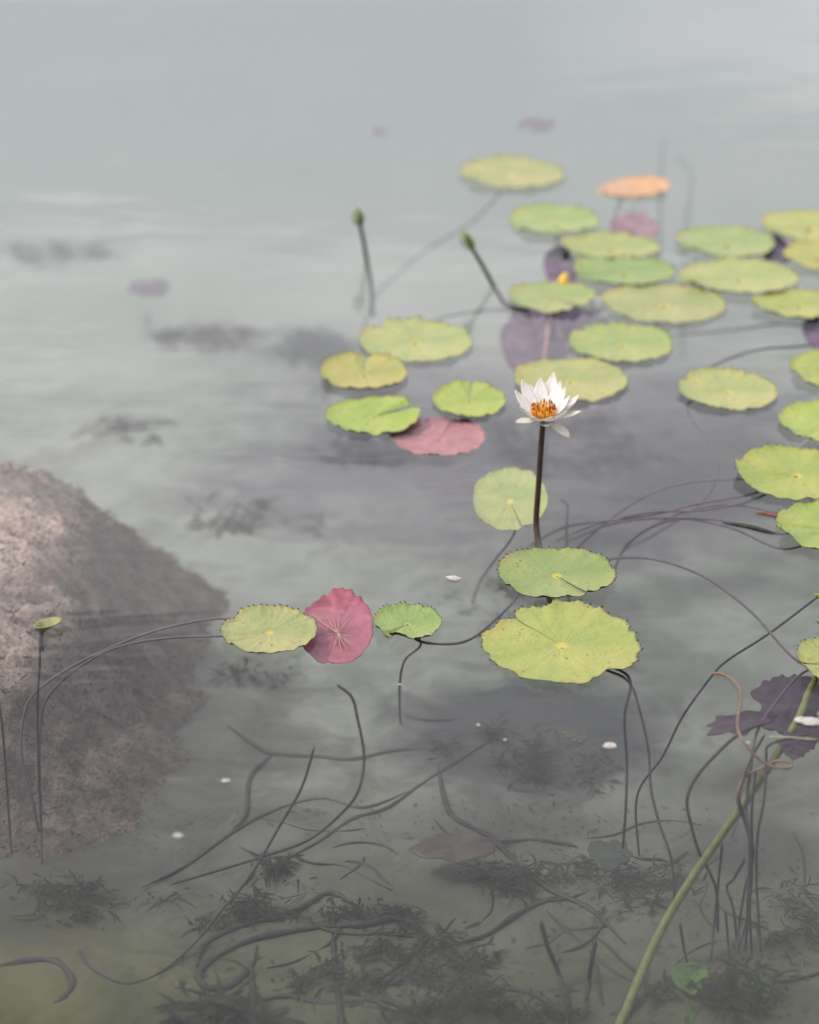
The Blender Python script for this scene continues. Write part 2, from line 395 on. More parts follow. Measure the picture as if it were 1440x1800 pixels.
# ------------------------------------------------------------------ lily pads
GREEN = (0.235, 0.28, 0.105); LIME = (0.25, 0.31, 0.065); OLIVE = (0.275, 0.285, 0.115); YEL = (0.28, 0.292, 0.085); MID = (0.195, 0.265, 0.085)
def pad_mesh(rx, ry, slit, seed, teeth=44, tooth=0.028, nt_=176, nr=9, lump=0.025, wave=0.004, groove=0.011, gap=0.03, tiltx=0.0, tilty=0.0, flip=False, rim=0.0035, droop=0.0, bites=0.0, lip=0.003):
    r_ = random.Random(seed)
    jit = [r_.uniform(-0.25, 0.25) for _ in range(teeth+2)]; amp = [r_.uniform(0.45, 1.25) for _ in range(teeth+2)]
    so = r_.uniform(0, 50)
    V, rr, tt, tp = [], [], [], []
    a0 = math.radians(slit)
    top = []
    for i in range(nt_+1):
        u = i/nt_
        th = a0 + gap/2 + u*(2*math.pi-gap)
        q = u*teeth; k = int(q); fq = q-k
        saw = max(0.0, 1-abs(2*(fq+jit[k]*0.5)-1)*1.18)
        low = noise.noise((math.cos(th)*1.3+so, math.sin(th)*1.3, so*0.7))
        mid = noise.noise((math.cos(th)*5+so, math.sin(th)*5, so))
        bite = bites*max(0, noise.noise((math.cos(th)*3.2+so, math.sin(th)*3.2, so*1.3+9))-0.15)
        ea = min(u, 1-u)*2*math.pi                     # angle from the slit
        corner = 0.055*math.exp(-(ea/0.10)**2)          # rounded lobe corners
        R = 1+lump*2.2*low+lump*0.45*mid-bite-corner
        for j in range(nr+1):
            f = (j/nr)**0.85
            last = j == nr
            r = R*(f if not last else 1.0 + tooth*amp[k]*(saw**1.1) - tooth*0.15)
            if last: pass
            elif j == nr-1: r = R*0.955
            x, y = math.cos(th)*r*rx, math.sin(th)*r*ry
            z = 0.0022 + wave*(f**2.2)*(0.9*low+0.55*mid+0.35)
            z += rim*(f**9)*(1.0+0.9*mid) + (0.0022*amp[k]*saw if last else 0)
            sgn = 1.0 if u < 0.5 else 0.7
            z += groove*(f**0.9)*sgn*(math.exp(-(ea/0.62)**2)-(0.9 if u < .5 else 1.2)*math.exp(-(ea/0.22)**2))
            z -= droop*f**3
            z -= 0.0025*math.exp(-(f/0.10)**2)
            z += 0.0004*math.cos(th*19+5*low)*f*(1-f)*2.2 + 0.0032*noise.noise((x*20+so, y*20, so))*f + 0.0014*noise.noise((x*55+so, y*55, so))*f
            z += (lip*math.exp(-(ea/0.30)**2) if u < .5 else 0.0)*f
            z += tiltx*x + tilty*y
            V.append((x, y, z)); rr.append(f); tt.append(th); tp.append(saw if last else 0.0)
    n1 = nr+1; nv = len(V)
    th_ = 0.0010
    V += [(x*0.998, y*0.998, z-th_) for x, y, z in V]; rr += rr; tt += tt; tp += [t*0.6 for t in tp]
    F, fm = [], []
    for i in range(nt_):
        for j in range(nr):
            a, b, c, d = i*n1+j, i*n1+j+1, (i+1)*n1+j+1, (i+1)*n1+j
            F.append((a, b, c, d)); fm.append(1 if flip else 0)
            F.append((a+nv, d+nv, c+nv, b+nv)); fm.append(0 if flip else 1)
        a, b = i*n1+nr, (i+1)*n1+nr
        F.append((a, a+nv, b+nv, b)); fm.append(1)
    for j in range(nr):
        for i, fl in ((0, 0), (nt_, 1)):
            a, b = i*n1+j, i*n1+j+1
            F.append((a, a+nv, b+nv, b) if fl else (b, b+nv, a+nv, a)); fm.append(1)
    return V, F, fm, dict(pad_r=rr, pad_t=tt, pad_tip=tp)

def extent(cx, cy, w_, h_, z=0.0):
    c = P(cx, cy, z)
    a, b = P(cx-w_/2, cy, z), P(cx+w_/2, cy, z)
    t, d = P(cx, cy-h_/2, z), P(cx, cy+h_/2, z)
    return Vector((c.x, (t.y+d.y)/2, z)), (b.x-a.x)/2, (t.y-d.y)/2
STEMCOL = (0.085, 0.065, 0.08, 1)
def stem_part(name, pts, r0, r1, parent, col=STEMCOL, mat='stem', n=8, sides=8):
    V, F = tube(spline(pts, n), r0, r1, sides)
    o = obj(name, V, F, MAT[mat], parent, parent.location)
    o.color = col; return o
def lily_pad(i, cx, cy, w_, h_, slit, col, label, stems=None, z=0.0, top='pad', under='under', undercol=None, **kw):
    c, rx, ry = extent(cx, cy, w_, h_, z)
    e = empty('lily_pad', c, label, 'lily pad', 'water lily pads')
    kw.setdefault('nt_', 380 if cy > 800 else 200); kw.setdefault('seed', i*13+5)
    if cy < 620: kw.setdefault('teeth', 33); kw.setdefault('tooth', 0.022)
    V, F, fm, at = pad_mesh(rx/1.012, ry/1.012, slit, **kw)
    b = obj('blade', V, F, [MAT[top], MAT[under]], e, (0, 0, 0), at, fmat=fm)
    b.color = tuple(x*rng.uniform(0.94, 1.06) for x in col)+(1,)
    if stems is None:
        ex_ = rng.uniform(-.15, .15)*w_
        q = PB(cx+ex_, cy+h_*.12, -.02)
        stems = [[c+Vector((0, 0, 0.001)), P(cx+ex_*.2, cy+h_*.05, z-.03), P(cx+ex_*.6, cy+h_*.1, z+(q.z-z)*.5), q]]
    else:
        stems = [[P(*p) for p in s] for s in stems]
    for s in stems:
        stem_part('stem', s, 0.0019, 0.0025, e)
    return e, b, c, rx, ry

pads = [
 # cx, cy, w, h, slit, colour, label, extra
 (900, 308, 187, 58, 205, OLIVE, 'yellowing round pad farthest out, tipped with orange, stem trailing toward the buds', dict(stems=[[(880,335,0),(872,348,-.04),(830,390,-.14),(750,440,-.2),(690,490,-.24),(655,530,-.28),(640,580,-.3),(635,620,-.6)]])),
 (973, 391, 162, 57, 278, GREEN, 'plain green pad with a dark notch, standing apart just behind the overlapping cluster', dict(stems=[[(973,391,0),(980,418,-.01),(972,455,-.05),(965,500,-.12),(960,540,-.3)]])),
 (1073, 437, 178, 48, 176, OLIVE, 'pad whose front is covered by its neighbour, pink sunken leaf behind it', dict(wave=.003)),
 (1095, 480, 184, 54, 168, MID, 'bluish green pad lying over the front of another pad, above the yellow bud', dict(z=.004)),
 (1275, 430, 172, 59, 212, GREEN, 'dull green pad touching the purple sunken leaf at the back of the cluster', {}),
 (1423, 402, 168, 60, 200, YEL, 'yellow green pad cut by the picture edge at the rear of the cluster', {}),
 (1440, 456, 126, 52, 190, YEL, 'small yellowish pad beside the purple sunken leaf, half out of the picture', {}),
 (1298, 491, 212, 62, 200, OLIVE, 'wide olive pad overlapping the corner of a broad lumpy pad', dict(z=.004)),
 (972, 527, 153, 56, 318, GREEN, 'green pad with the yellow bud standing behind its far rim', {}),
 (1168, 539, 230, 68, 186, OLIVE, 'broad lumpy olive pad, widest of the far cluster', dict(lump=.045, z=.001)),
 (1405, 540, 172, 48, 180, YEL, 'yellow green pad with a long dark cleft, in front of the wide olive pad', dict(groove=.016)),
 (1093, 608, 186, 68, 140, GREEN, 'round green pad between the broad lumpy pad and the pad behind the flower', {}),
 (730, 604, 203, 76, 135, OLIVE, 'large olive pad with scorched front rim, in front of the two buds', dict(lump=.035)),
 (640, 662, 152, 63, 92, YEL, 'yellow green pad with browned dimple, nearest the open silty water', dict(droop=-.003)),
 (657, 735, 166, 66, 32, LIME, 'bright lime pad touching the pink leaf', dict(groove=.013)),
 (825, 708, 130, 60, 88, LIME, 'small bright lime pad with smooth rim, beside the flower', dict(tooth=.010, lump=.012)),
 (1003, 673, 202, 77, 140, OLIVE, 'olive pad partly hidden directly behind the white flower', {}),
 (1281, 690, 176, 72, 150, OLIVE, 'lone tan rimmed pad floating clear of the others, behind the arching stems', dict(tooth=.012, stems=[[(1281,690,0),(1215,705,-.008),(1212,730,-.02),(1240,770,-.04),(1262,810,-.06),(1256,850,-.08),(1228,887,-.11),(1150,940,-.18),(1100,965,-.3)]])),
 (1452, 656, 126, 66, 178, LIME, 'bright pad with a straight dark cleft, half out of the picture above the toothed pads', dict(groove=.012)),
 (1462, 750, 180, 80, 222, LIME, 'smooth bright lime pad with creased rim, cut by the picture edge', dict(tooth=.014)),
 (1402, 838, 218, 95, 156, LIME, 'big toothed lime pad with a gaping dark fold', dict(groove=.022, gap=.03, tooth=.055, stems=[[(1402,838,0),(1300,842,-.006),(1200,850,-.03),(1120,880,-.07),(1040,940,-.14),(990,990,-.3)], [(1402,838,0),(1322,868,-.006),(1230,885,-.02),(1130,908,-.05),(1000,925,-.1),(930,960,-.3)], [(1402,838,0),(1320,880,-.008),(1230,897,-.02),(1150,900,-.04),(1060,918,-.08),(980,950,-.25)]])),
 (1466, 934, 202, 95, 182, LIME, 'toothed lime pad with a horizontal fold, beside the dark floating sliver', dict(groove=.018, tooth=.055, stems=[[(1466,934,0),(1362,938,-.008),(1270,915,-.014),(1180,910,-.03),(1080,920,-.07),(1000,950,-.2)], [(1466,934,0),(1380,965,-.008),(1290,930,-.015),(1200,912,-.035),(1130,935,-.08),(1090,975,-.2)], [(1466,934,0),(1375,905,-.008),(1290,888,-.02),(1200,900,-.05),(1110,950,-.11),(1080,1000,-.25)]])),
 (979, 1014, 205, 94, 300, MID, 'fresh green toothed pad standing right in front of the flower stem',
    dict(stems=[[(979,1014,0),(985,1030,-.03),(960,1120,-.2),(950,1180,-.42)]], teeth=50, tooth=.060, lump=.014, gap=.010, groove=.006)),
 (987, 1138, 286, 143, 130, YEL, 'largest yellow green pad with ragged toothed rim and brown specks',
    dict(stems=[[(987,1140,0),(1060,1175,-.012),(1105,1198,-.02),(1125,1250,-.06),(1140,1320,-.12),(1145,1390,-.18),(1160,1450,-.23),(1180,1510,-.28),(1186,1580,-.36)],
                [(987,1140,0),(1070,1170,-.012),(1108,1196,-.02),(1098,1260,-.07),(1102,1340,-.15),(1100,1420,-.22),(1095,1490,-.32)]],
         teeth=42, tooth=.062, lump=.03, bites=.28, groove=.003, gap=.05, lip=.002, wave=.006, nt_=420, nr=14)),
 (474, 1114, 169, 82, 150, OLIVE, 'pale green pad tucked against the red upturned leaf, thin stems running to the boulder',
    dict(stems=[[(474,1114,0),(405,1088,-.004),(330,1095,-.015),(240,1120,-.04),(130,1170,-.09),(60,1220,-.14),(40,1270,-.18),(40,1340,-.24),(60,1420,-.31),(75,1500,-.42)],
                [(474,1114,0),(392,1118,-.004),(290,1122,-.02),(200,1140,-.05),(130,1180,-.1),(85,1225,-.15),(72,1270,-.19),(70,1340,-.25),(72,1440,-.34),(76,1510,-.42)]],
         teeth=44, tooth=.038, wave=.005, z=.003, lip=.002, gap=.05, groove=.005)),
 (716, 1099, 122, 65, 238, MID, 'small dark green pad with folded cleft, on the other side of the red leaf',
    dict(stems=[[(716,1099,0),(735,1126,-.004),(790,1132,-.012),(830,1122,-.02),(870,1090,-.05),(900,1060,-.12),(930,1020,-.45)],
                [(716,1099,0),(740,1132,-.08),(712,1160,-.18),(703,1200,-.26),(703,1255,-.38),(706,1290,-.5)]],
         groove=.014, wave=.003, lump=.04, teeth=44, tooth=.034)),
 (1467, 1170, 132, 92, 182, YEL, 'sharply toothed pad with a wide split, above the thick green stem',
    dict(gap=.22, groove=.014, tooth=.06, teeth=34, stems=[[(1467,1170,0),(1402,1162,-.004),(1320,1075,-.012),(1240,1015,-.022),(1160,985,-.03),(1100,980,-.05),(1060,985,-.1)], [(1467,1170,0),(1412,1182,-.008),(1360,1240,-.02),(1330,1290,-.04),(1320,1350,-.07),(1312,1420,-.12),(1318,1470,-.16),(1316,1560,-.25),(1310,1680,-.38),(1308,1720,-.43)]])),
]
for i, (cx, cy, w_, h_, sl, col, lab, ex) in enumerate(pads):
    lily_pad(i, cx, cy, w_, h_, sl, col, lab, **ex)

# ---- odd pads: upturned red leaf, pink leaf, orange leaf, sunken leaves
MAT['redtop'] = plain('pad_red', (0.40, 0.10, 0.12), 0.22, 55, 0.5, objcol=True)
e, b, c, rx, ry = lily_pad(60, 592, 1112, 130, 100, 255, (0.27, 0.085, 0.115), 'red upturned leaf with pale veins, wedged between two green pads', top='redtop', under='redtop',
    z=-.013, tilty=.19, tiltx=.04, groove=.003, lump=.06, tooth=.03, teeth=22, wave=.003)
def pad_point(c, tilt, px, py):
    z = 0.0
    for _ in range(8):
        p = P(px, py, z); z = c.z + 0.0062 + tilt*(p.y-c.y) + .04*(p.x-c.x)
    return P(px, py, z)
MAT['vein'] = plain('vein_pale', (0.40, 0.23, 0.18), 0.15, 80, 0.5)
hub = (594, 1113)
for (vx, vy, r) in ((548,1078,.0016),(570,1074,.0009),(582,1071,.0008),(596,1075,.0008),(612,1085,.0008),(622,1098,.0007),(628,1118,.0007),(622,1135,.0009),(612,1143,.0009),(602,1148,.0008),(586,1143,.0006),(568,1128,.0006),(560,1110,.0006)):
    pts = [pad_point(c, .19, hub[0]+(vx-hub[0])*t, hub[1]+(vy-hub[1])*t + 2*math.sin(t*3)) for t in (0, .35, .7, 1)]
    V, F = tube(spline(pts, 5), r, r*0.35, 6); obj('vein', V, F, MAT['vein'], e, e.location)
lily_pad(61, 772, 775, 174, 74, 75, (0.33, 0.13, 0.13), 'dull pink leaf awash at the surface, touching the bright lime pad', top='redtop', under='redtop', z=-.014,
    tilty=-.06, tooth=.012, lump=.045, groove=.006)
lily_pad(62, 1113, 334, 130, 34, 200, (0.48, 0.26, 0.13), 'orange leaf floating alone among the farthest pads', top='redtop', under='redtop', z=-.002, tiltx=.10, tooth=.01,
    stems=[[(1095,345,-.006),(1085,370,-.04),(1076,402,-.09),(1070,450,-.4)]])
lily_pad(63, 897, 884, 134, 108, 285, (0.24, 0.265, 0.085), 'pale green leaf sunk just below the surface behind the flower stem', z=-.030, tiltx=.06, tilty=.03, tooth=.018, groove=.002, lump=.04,
    stems=[[(897,890,-.03),(905,935,-.06),(870,985,-.14),(845,1020,-.25),(830,1060,-.45)]])
MAT['sunk'] = plain('leaf_purple', (0.12, 0.05, 0.10), 0.3, 35, 0.6, objcol=True)
for i, (cx, cy, w_, h_, col, lab, z) in enumerate([
    (1113, 405, 84, 38, (0.24, 0.13, 0.15), 'pink sunken leaf behind the first pads of the far cluster', -.05),
    (1364, 447, 54, 40, (0.10, 0.07, 0.10), 'purple sunken leaf between the dull green and yellowish pads', -.02),
    (985, 476, 60, 50, (0.12, 0.06, 0.13), 'dark purple sunken leaf under the yellow bud', -.07),
    (940, 612, 120, 90, (0.11, 0.075, 0.115), 'dark plum sunken leaf behind the flower, crossed by a pink stem', -.15),
    (1015, 578, 110, 44, (0.11, 0.08, 0.12), 'dark plum sunken leaf beneath the round green pad', -.15),
    (1435, 592, 46, 44, (0.13, 0.06, 0.12), 'purple scrap of leaf sunk near the picture edge', -.03)]):
    lily_pad(70+i, cx, cy, w_, h_, rng.uniform(0, 360), col, lab, top='sunk', under='sunk', z=z, tilty=.15, tooth=.02, lump=.07)

# ------------------------------------------------------------------ white water lily
def flower():
    base = P(943, 905, 0.0)
    zt = 0.172
    topc = P(955, 741, zt); 
    # keep the flower head close above its root: slide along the view ray until it stands over the base
    for k in range(40):
        q = P(955, 741, zt)
        if q.y < base.y+0.004: break
        zt += 0.002
    topc = q
    e = empty('water_lily', base, 'white water lily with orange stamens on a tall brown stem', 'flower')
    s = [PB(990, 1150, -.02), P(975, 1090, -.22), P(955, 1000, -.08), P(946, 945, -.035), base+Vector((0, 0, -.01)), P(945, 860, zt*0.28), P(949, 800, zt*0.63), topc+Vector((0, 0, .004))]
    s[5].y = base.y; s[5].x = base.x+.002; s[5].z = zt*.27; s[6].y = base.y; s[6].x = base.x*.4+topc.x*.6; s[6].z = zt*.65
    V, F = tube(spline(s, 10), 0.0056, 0.0047, 12); o = obj('stem', V, F, MAT['stem'], e, base); o.color = (0.055, 0.03, 0.02, 1)
    V, F = lathe([topc+Vector((0, 0, z)) for z in (-.006, -.002, .004, .010, .013)], [.0045, .007, .0095, .0085, .002], 14)
    o = obj('receptacle', V, F, MAT['sepal'], e, base)
    def petal(name, d, W, curve, mat, cup=0.35, twist=0.0):
        d = Vector(d); hd = Vector((d.x, d.y, 0)); hl = hd.length; hd.normalize()
        b0 = topc + hd*0.006 + Vector((0, 0, .003)); tip = topc+d
        ctrl = b0.lerp(tip, .5) + (hd*0.35*hl - Vector((0, 0, .25*abs(d.z)+.002)))*curve
        side0 = Vector((-hd.y, hd.x, 0)); rows, cols = 14, 8
        V, at, ae = [], [], []
        for i in range(rows+1):
            t = i/rows
            p = b0*(1-t)**2+ctrl*2*t*(1-t)+tip*t*t
            tg = ((ctrl-b0)*(1-t)+(tip-ctrl)*t).normalized()
            side = (Matrix.Rotation(twist, 3, tg) @ side0)
            nr = tg.cross(side).normalized()
            if nr.z < 0 and abs(tg.z) < .9: nr = -nr
            if nr.dot(-hd*.7+Vector((0, 0, .7))) < 0: nr = -nr
            wd = max(.0005, W*1.12*(1-max(0, (t-.42)/.58)**2.3)*(.5+.5*min(1, t/.42)**.8))
            for j in range(cols+1):
                v = j/cols*2-1
                V.append(p + side*wd*v + nr*(cup*wd*v*v) + nr*0.0006*math.cos(v*9)*t)
                at.append(t); ae.append(v)
        F = [(i*(cols+1)+j, i*(cols+1)+j+1, (i+1)*(cols+1)+j+1, (i+1)*(cols+1)+j) for i in range(rows) for j in range(cols)]
        o = obj(name, V, F, MAT[mat], e, base, dict(petal_t=at, petal_e=ae))
        md = o.modifiers.new('thickness', 'SOLIDIFY'); md.thickness = 0.0008
        return o
    PW = 1.10
    PET = [((-.046,.010,.053), .0105), ((-.033,.035,.061), .0105), ((-.002,.046,.060), .0110), ((.021,.050,.069), .0105), ((.031,.030,.061), .0095),
           ((.038,.014,.057), .0090), ((.044,-.008,.050), .0090), ((.060,.016,.041), .0100), ((-.020,-.044,.030), .0105), ((.012,-.048,.032), .0105),
           ((.036,-.034,.037), .0095), ((-.041,-.026,.043), .0095), ((.008,.046,.052), .0090), ((-.020,.042,.050), .0095)]
    PET = [((x, y+.45*z, z*.80) if y > -.01 else (x, y, z*.9), W) for (x, y, z), W in PET]
    for d, W in PET: petal('petal', d, W*PW, 0.45, 'petal', 0.16, rng.uniform(-.1, .1))
    for d, W in [((-.046,-.018,.006), .0105), ((.063,.002,.018), .0100), ((.041,-.036,-.0135), .0105), ((.004,-.046,.012), .0090)]:
        petal('sepal', d, W, 0.6, 'sepal', 0.30, rng.uniform(-.1, .1))
    V, F = lathe([topc+Vector((0, 0, z)) for z in (.010, .015, .018, .019)], [.009, .0105, .008, .001], 16)
    obj('stigma_disc', V, F, MAT['disc'], e, base)
    k = 0
    for ring, (n, rb, rt, h0) in enumerate([(18, .0105, .019, .032), (15, .009, .0135, .033), (11, .007, .007, .029)]):
        for q in range(n):
            a = 2*math.pi*(q+0.5*ring)/n + rng.uniform(-.1, .1)
            d = Vector((math.cos(a), math.sin(a), 0)); hh = h0*rng.uniform(.85, 1.12)
            pts = [topc+d*rb+Vector((0, 0, .008)), topc+d*(rt*1.05)+Vector((0, 0, .6*hh)), topc+d*rt*rng.uniform(.8, 1.0)+Vector((0, 0, hh))]
            sp_ = spline(pts, 4); m_ = len(sp_)*2//3
            V, F = tube(sp_[:m_+1], .0014, .0013, 6); o = obj('stamen', V, F, MAT['stamen'], e, base)
            V, F = lathe(sp_[m_:], [.0016]+[.0015]*(len(sp_[m_:])-2)+[.0004], 6)
            obj('anther', V, F, MAT['anther'] if ring == 0 or rng.random() < .35 else MAT['stamen'], o, (0, 0, 0)).data.transform(Matrix.Translation(-base))
flower()

# ------------------------------------------------------------------ buds
MAT['bud'] = plain('bud_green', (0.11, 0.14, 0.018), 0.35, 60, 0.5)
def bud(wx, wy, tx, ty, label, cols=(0.055, 0.055, 0.035), under=None):
    b = P(wx, wy, 0)
    dpx = (wy-ty)
    dist = (Vector((0, 0, H))-b).length
    h = dpx*dist/FPX/math.cos(PITCH*0.75)
    t = Vector((b.x+(tx-wx)*dist/FPX, b.y, h))
    e = empty('lily_bud', b, label, 'flower bud', 'closed lily buds')
    neck = b.lerp(t, .68)
    pts = [b+(under or Vector((.004, .45, -.3))), b+(b-t)*.35+(under or Vector((.004, .45, -.3)))*.12, b-(t-b)*.12, b, b.lerp(t, .35)+Vector((.001, 0, .0)), neck]
    V, F = tube(spline(pts, 8), .0050, .0046, 10); o = obj('stem', V, F, MAT['stem'], e, b); o.color = cols+(1,)
    d = t-neck
    prof = [(-.06, .0046), (.02, .0085), (.15, .0118), (.38, .0134), (.6, .0124), (.8, .0090), (.93, .005), (1, .0015)]
    V, F = lathe([neck+d*p for p, r in prof], [r for p, r in prof], 12)
    h_ = obj('bud_head', V, F, MAT['bud'], e, b)
    for k in range(4):
        a = k*math.pi/2+.4; ax = d.normalized(); s0 = ax.orthogonal().normalized(); s1 = ax.cross(s0)
        rd = s0*math.cos(a)+s1*math.sin(a)
        V, F = tube([neck+d*p+rd*(r*.97) for p, r in prof[1:-1]], .0012, .0007, 5)
        obj('sepal_ridge', V, F, MAT['stem'], h_, (0, 0, 0)).data.transform(Matrix.Translation(-b))
bud(645, 458, 628, 366, 'upright green bud on a nearly straight stem over open water')
bud(868, 503, 811, 406, 'leaning green bud on a slanting stem in front of the far pads', under=Vector((.18, .55, -.25)))
b0 = P(986, 503, -.005)
e = empty('yellow_bud', b0, 'small yellow bud poking up between two far pads', 'flower bud')
V, F = lathe([b0+Vector((0.002*k, 0, .007*k-.004)) for k in range(6)], [.004, .0085, .0105, .009, .006, .001], 10)
o = obj('bud_head', V, F, MAT['disc'], e, b0)
V, F = tube(spline([b0, b0+Vector((-.01, .02, -.06)), b0+Vector((-.02, .1, -.5))], 6), .004, .004); o = obj('stem', V, F, MAT['stem'], e, b0); o.color = STEMCOL

# ------------------------------------------------------------------ loose stems under the water
def loose(pts, r, label, col=STEMCOL, group=None, r1=None, name='loose_lily_stem', cat='stem', bed=False, wob=0.0, n=8, parent=None):
    r = r*(.78 if bed else .66)
    pp = [(PB(p[0], p[1], p[2] if len(p) > 2 else r*0.15+.006*noise.noise((p[0]*.02, p[1]*.03, r*900))) if bed else P(*p)) for p in pts]
    if not bed:                                       # nothing runs below the silt
        pp = [PB(q0[0], q0[1], r*.5) if q.z < bedz(q.x, q.y)+r*.5 else q for q0, q in zip(pts, pp)]
    if not bed:                                       # root the lower end in the silt
        last = pp[-1]; bz = bedz(last.x, last.y)
        if last.z < -.2 and last.z > bz+.02: pp.append(Vector((last.x+.01, last.y+.01, bz-.01)))
    V, F = tube(spline(pp, n), r*(.85 if bed else 1), (r1 if r1 else r)*(.85 if bed else 1), 8, wob, taper=5 if bed else 60)
    if parent is not None:
        o = obj('stem', V, F, MAT['stem'], parent, parent.location); o.color = col; return o
    o = obj(name, V, F, MAT['stem'], origin=pp[-1]); o.color = col
    return tag(o, label, cat, group)
DK = (0.032, 0.027, 0.034, 1)
bundle = empty('lily_plant', PB(1302, 1715), 'submerged lily plant, a tangled bundle of dark upright stems rooted below the torn purple leaf', 'water plant')
for pts in ([(1345,1290,-.03),(1318,1340,-.06),(1300,1400,-.10),(1310,1440,-.14),(1325,1500,-.2),(1310,1560,-.25),(1298,1640,-.33),(1290,1740,-.41)],
            [(1425,1290,-.02),(1355,1308,-.03),(1347,1335,-.05),(1344,1400,-.09),(1332,1470,-.15),(1330,1550,-.24),(1335,1650,-.33),(1325,1720,-.41)],
            [(1330,1350,-.07),(1322,1420,-.12),(1322,1500,-.2),(1318,1590,-.29),(1322,1680,-.37)],
            [(1300,1420,-.13),(1316,1470,-.17),(1322,1540,-.24),(1312,1620,-.31),(1290,1690,-.38)],
            [(1270,1480,-.18),(1262,1560,-.27),(1255,1630,-.33),(1250,1690,-.38)],
            [(1310,1510,-.21),(1290,1545,-.25),(1278,1560,-.27),(1290,1600,-.3),(1296,1660,-.36)],
            [(1330,1620,-.31),(1338,1675,-.36),(1330,1700,-.39)],
            [(1275,1600,-.3),(1280,1660,-.36),(1278,1720,-.42)]):
    loose(pts, .0030, '', DK, parent=bundle)
loose([(1345,1270,-.01),(1300,1290,-.02),(1260,1325,-.05),(1225,1365,-.08),(1208,1405,-.11),(1215,1450,-.15),(1230,1500,-.2),(1258,1560,-.27),(1262,1640,-.35)], .0038, 'dark bowed stem sweeping out left of the tangled bundle from the torn purple leaf', DK)
loose([(1440,1047,-.004),(1430,1055,-.01),(1350,1115,-.03),(1280,1160,-.05),(1250,1190,-.07),(1200,1260,-.13),(1165,1330,-.2),(1120,1400,-.28)], .0030, 'long straight stem slanting past the tip of the brown curled stem', DK)
loose([(1250,1183,.003),(1275,1187,.003),(1297,1205,.004),(1303,1230,.005),(1297,1265,.003),(1300,1290,-.004),(1320,1320,-.02),(1350,1345,-.04),(1385,1350,-.045),(1391,1341,-.045),(1365,1338,-.05),(1340,1350,-.06),(1310,1365,-.08),(1297,1395,-.1),(1299,1425,-.13)], .0034, 'brown curled stem looping over the surface with a cut tip', (0.18, 0.12, 0.085, 1), name='curled_stem')
loose([(1450,1170,-.004),(1424,1212,-.008),(1405,1260,-.02),(1370,1320,-.06),(1320,1395,-.11),(1260,1480,-.18),(1200,1570,-.25),(1150,1660,-.31),(1092,1795,-.37),(1060,1860,-.41)], .0076, 'thick pale green stem slanting down across the bundle to the lake bed', (0.125, 0.15, 0.045, 1), r1=.0072)
loose([(592,1203,-.003),(618,1225,-.015),(628,1260,-.04),(640,1330,-.09),(630,1390,-.13),(600,1430,-.17),(545,1475,-.22),(480,1500,-.26),(400,1525,-.3),(300,1555,-.38)], .0034, 'dark hooked stem curving up to the surface in front of the red leaf', DK)
loose([(553,1312,-.1),(530,1385,-.16),(490,1455,-.22),(440,1540,-.28),(390,1600,-.33),(340,1660,-.37),(280,1710,-.395),(220,1728,-.40),(160,1700,-.41),(140,1670,-.42)], .0032, 'long stem that runs down and loops along the bed beside the boulder foot', DK)
loose([(70,1118,-.012),(70,1165,-.05),(66,1240,-.12),(68,1350,-.23),(72,1450,-.33),(74,1520,-.43)], .0030, 'straight stalk rising along the boulder to the rolled young leaf', DK)
loose([(-14,1190,-.10),(2,1260,-.15),(12,1380,-.27),(20,1500,-.4)], .003, 'faint thin stem against the shaded foot of the boulder', DK)
loose([(1440,606,-.02),(1330,616,-.02),(1260,640,-.02),(1205,668,-.008)], .0042, 'bowed stem behind the lone tan rimmed pad', DK)
loose([(1440,578,-.12),(1370,570,-.14),(1290,580,-.16),(1180,590,-.19)], .0036, 'faint stem lying along the front of the far cluster', DK)
loose([(920,548,-.1),(860,545,-.12),(780,558,-.14),(745,575,-.18)], .0034, 'faint stem running behind the large olive pad', DK)
loose([(965,545,-.02),(962,590,-.03),(955,640,-.06)], .0036, 'pale pink stem crossing the plum sunken leaf', (0.42, 0.20, 0.20, 1))
loose([(1167,240,-.22),(1162,300,-.22),(1160,385,-.24)], .0036, 'faint upright stem behind the orange leaf', DK)
loose([(1190,275,-.22),(1216,310,-.22),(1207,400,-.24)], .0036, 'faint bent stem beyond the orange leaf', DK)
loose([(985,878,-.12),(998,890,-.13),(996,930,-.17),(998,1000,-.3)], .0028, 'bluish stub of stem beside the flower base', DK)
# stems and roots lying on the bed
BD = (0.024, 0.022, 0.018, 1)
loose([(452,1663),(442,1700),(400,1735),(362,1735),(350,1712),(380,1682),(450,1650),(560,1630),(640,1625),(700,1615),(745,1640),(735,1668),(690,1705),(650,1730)], .0080, 'thick dark root looping across the bed', BD, bed=True, name='root', cat='root', wob=.45)
loose([(-20,1702),(50,1690),(100,1692),(126,1722),(115,1752),(88,1768)], .0075, 'dark root hooking over the green algae', BD, bed=True, name='root', cat='root', wob=.45)
loose([(735,1385),(640,1420),(560,1405),(470,1430),(400,1470),(330,1520),(250,1560)], .0050, 'faint shadow line on the bed beneath the hooked stem, built as a stem', BD, bed=True)  # thin dark tube stands in for a light shadow on the bed
loose([(400,1275),(450,1310),(480,1325),(560,1330),(620,1335),(700,1320),(800,1318)], .0065, 'dark root lying on the bed between boulder and big pad shade', BD, bed=True, name='root', cat='root', wob=.2)
loose([(478,1325),(440,1365),(432,1430),(400,1470)], .0050, 'short branch root dropping toward the crossing stems', BD, bed=True, name='root', cat='root', wob=.2)
loose([(480,1550),(490,1520),(560,1480),(620,1440),(680,1420),(740,1380),(800,1340),(880,1290)], .0050, 'long faint root rising toward the shade of the largest pad', BD, bed=True, name='root', cat='root', wob=.2)
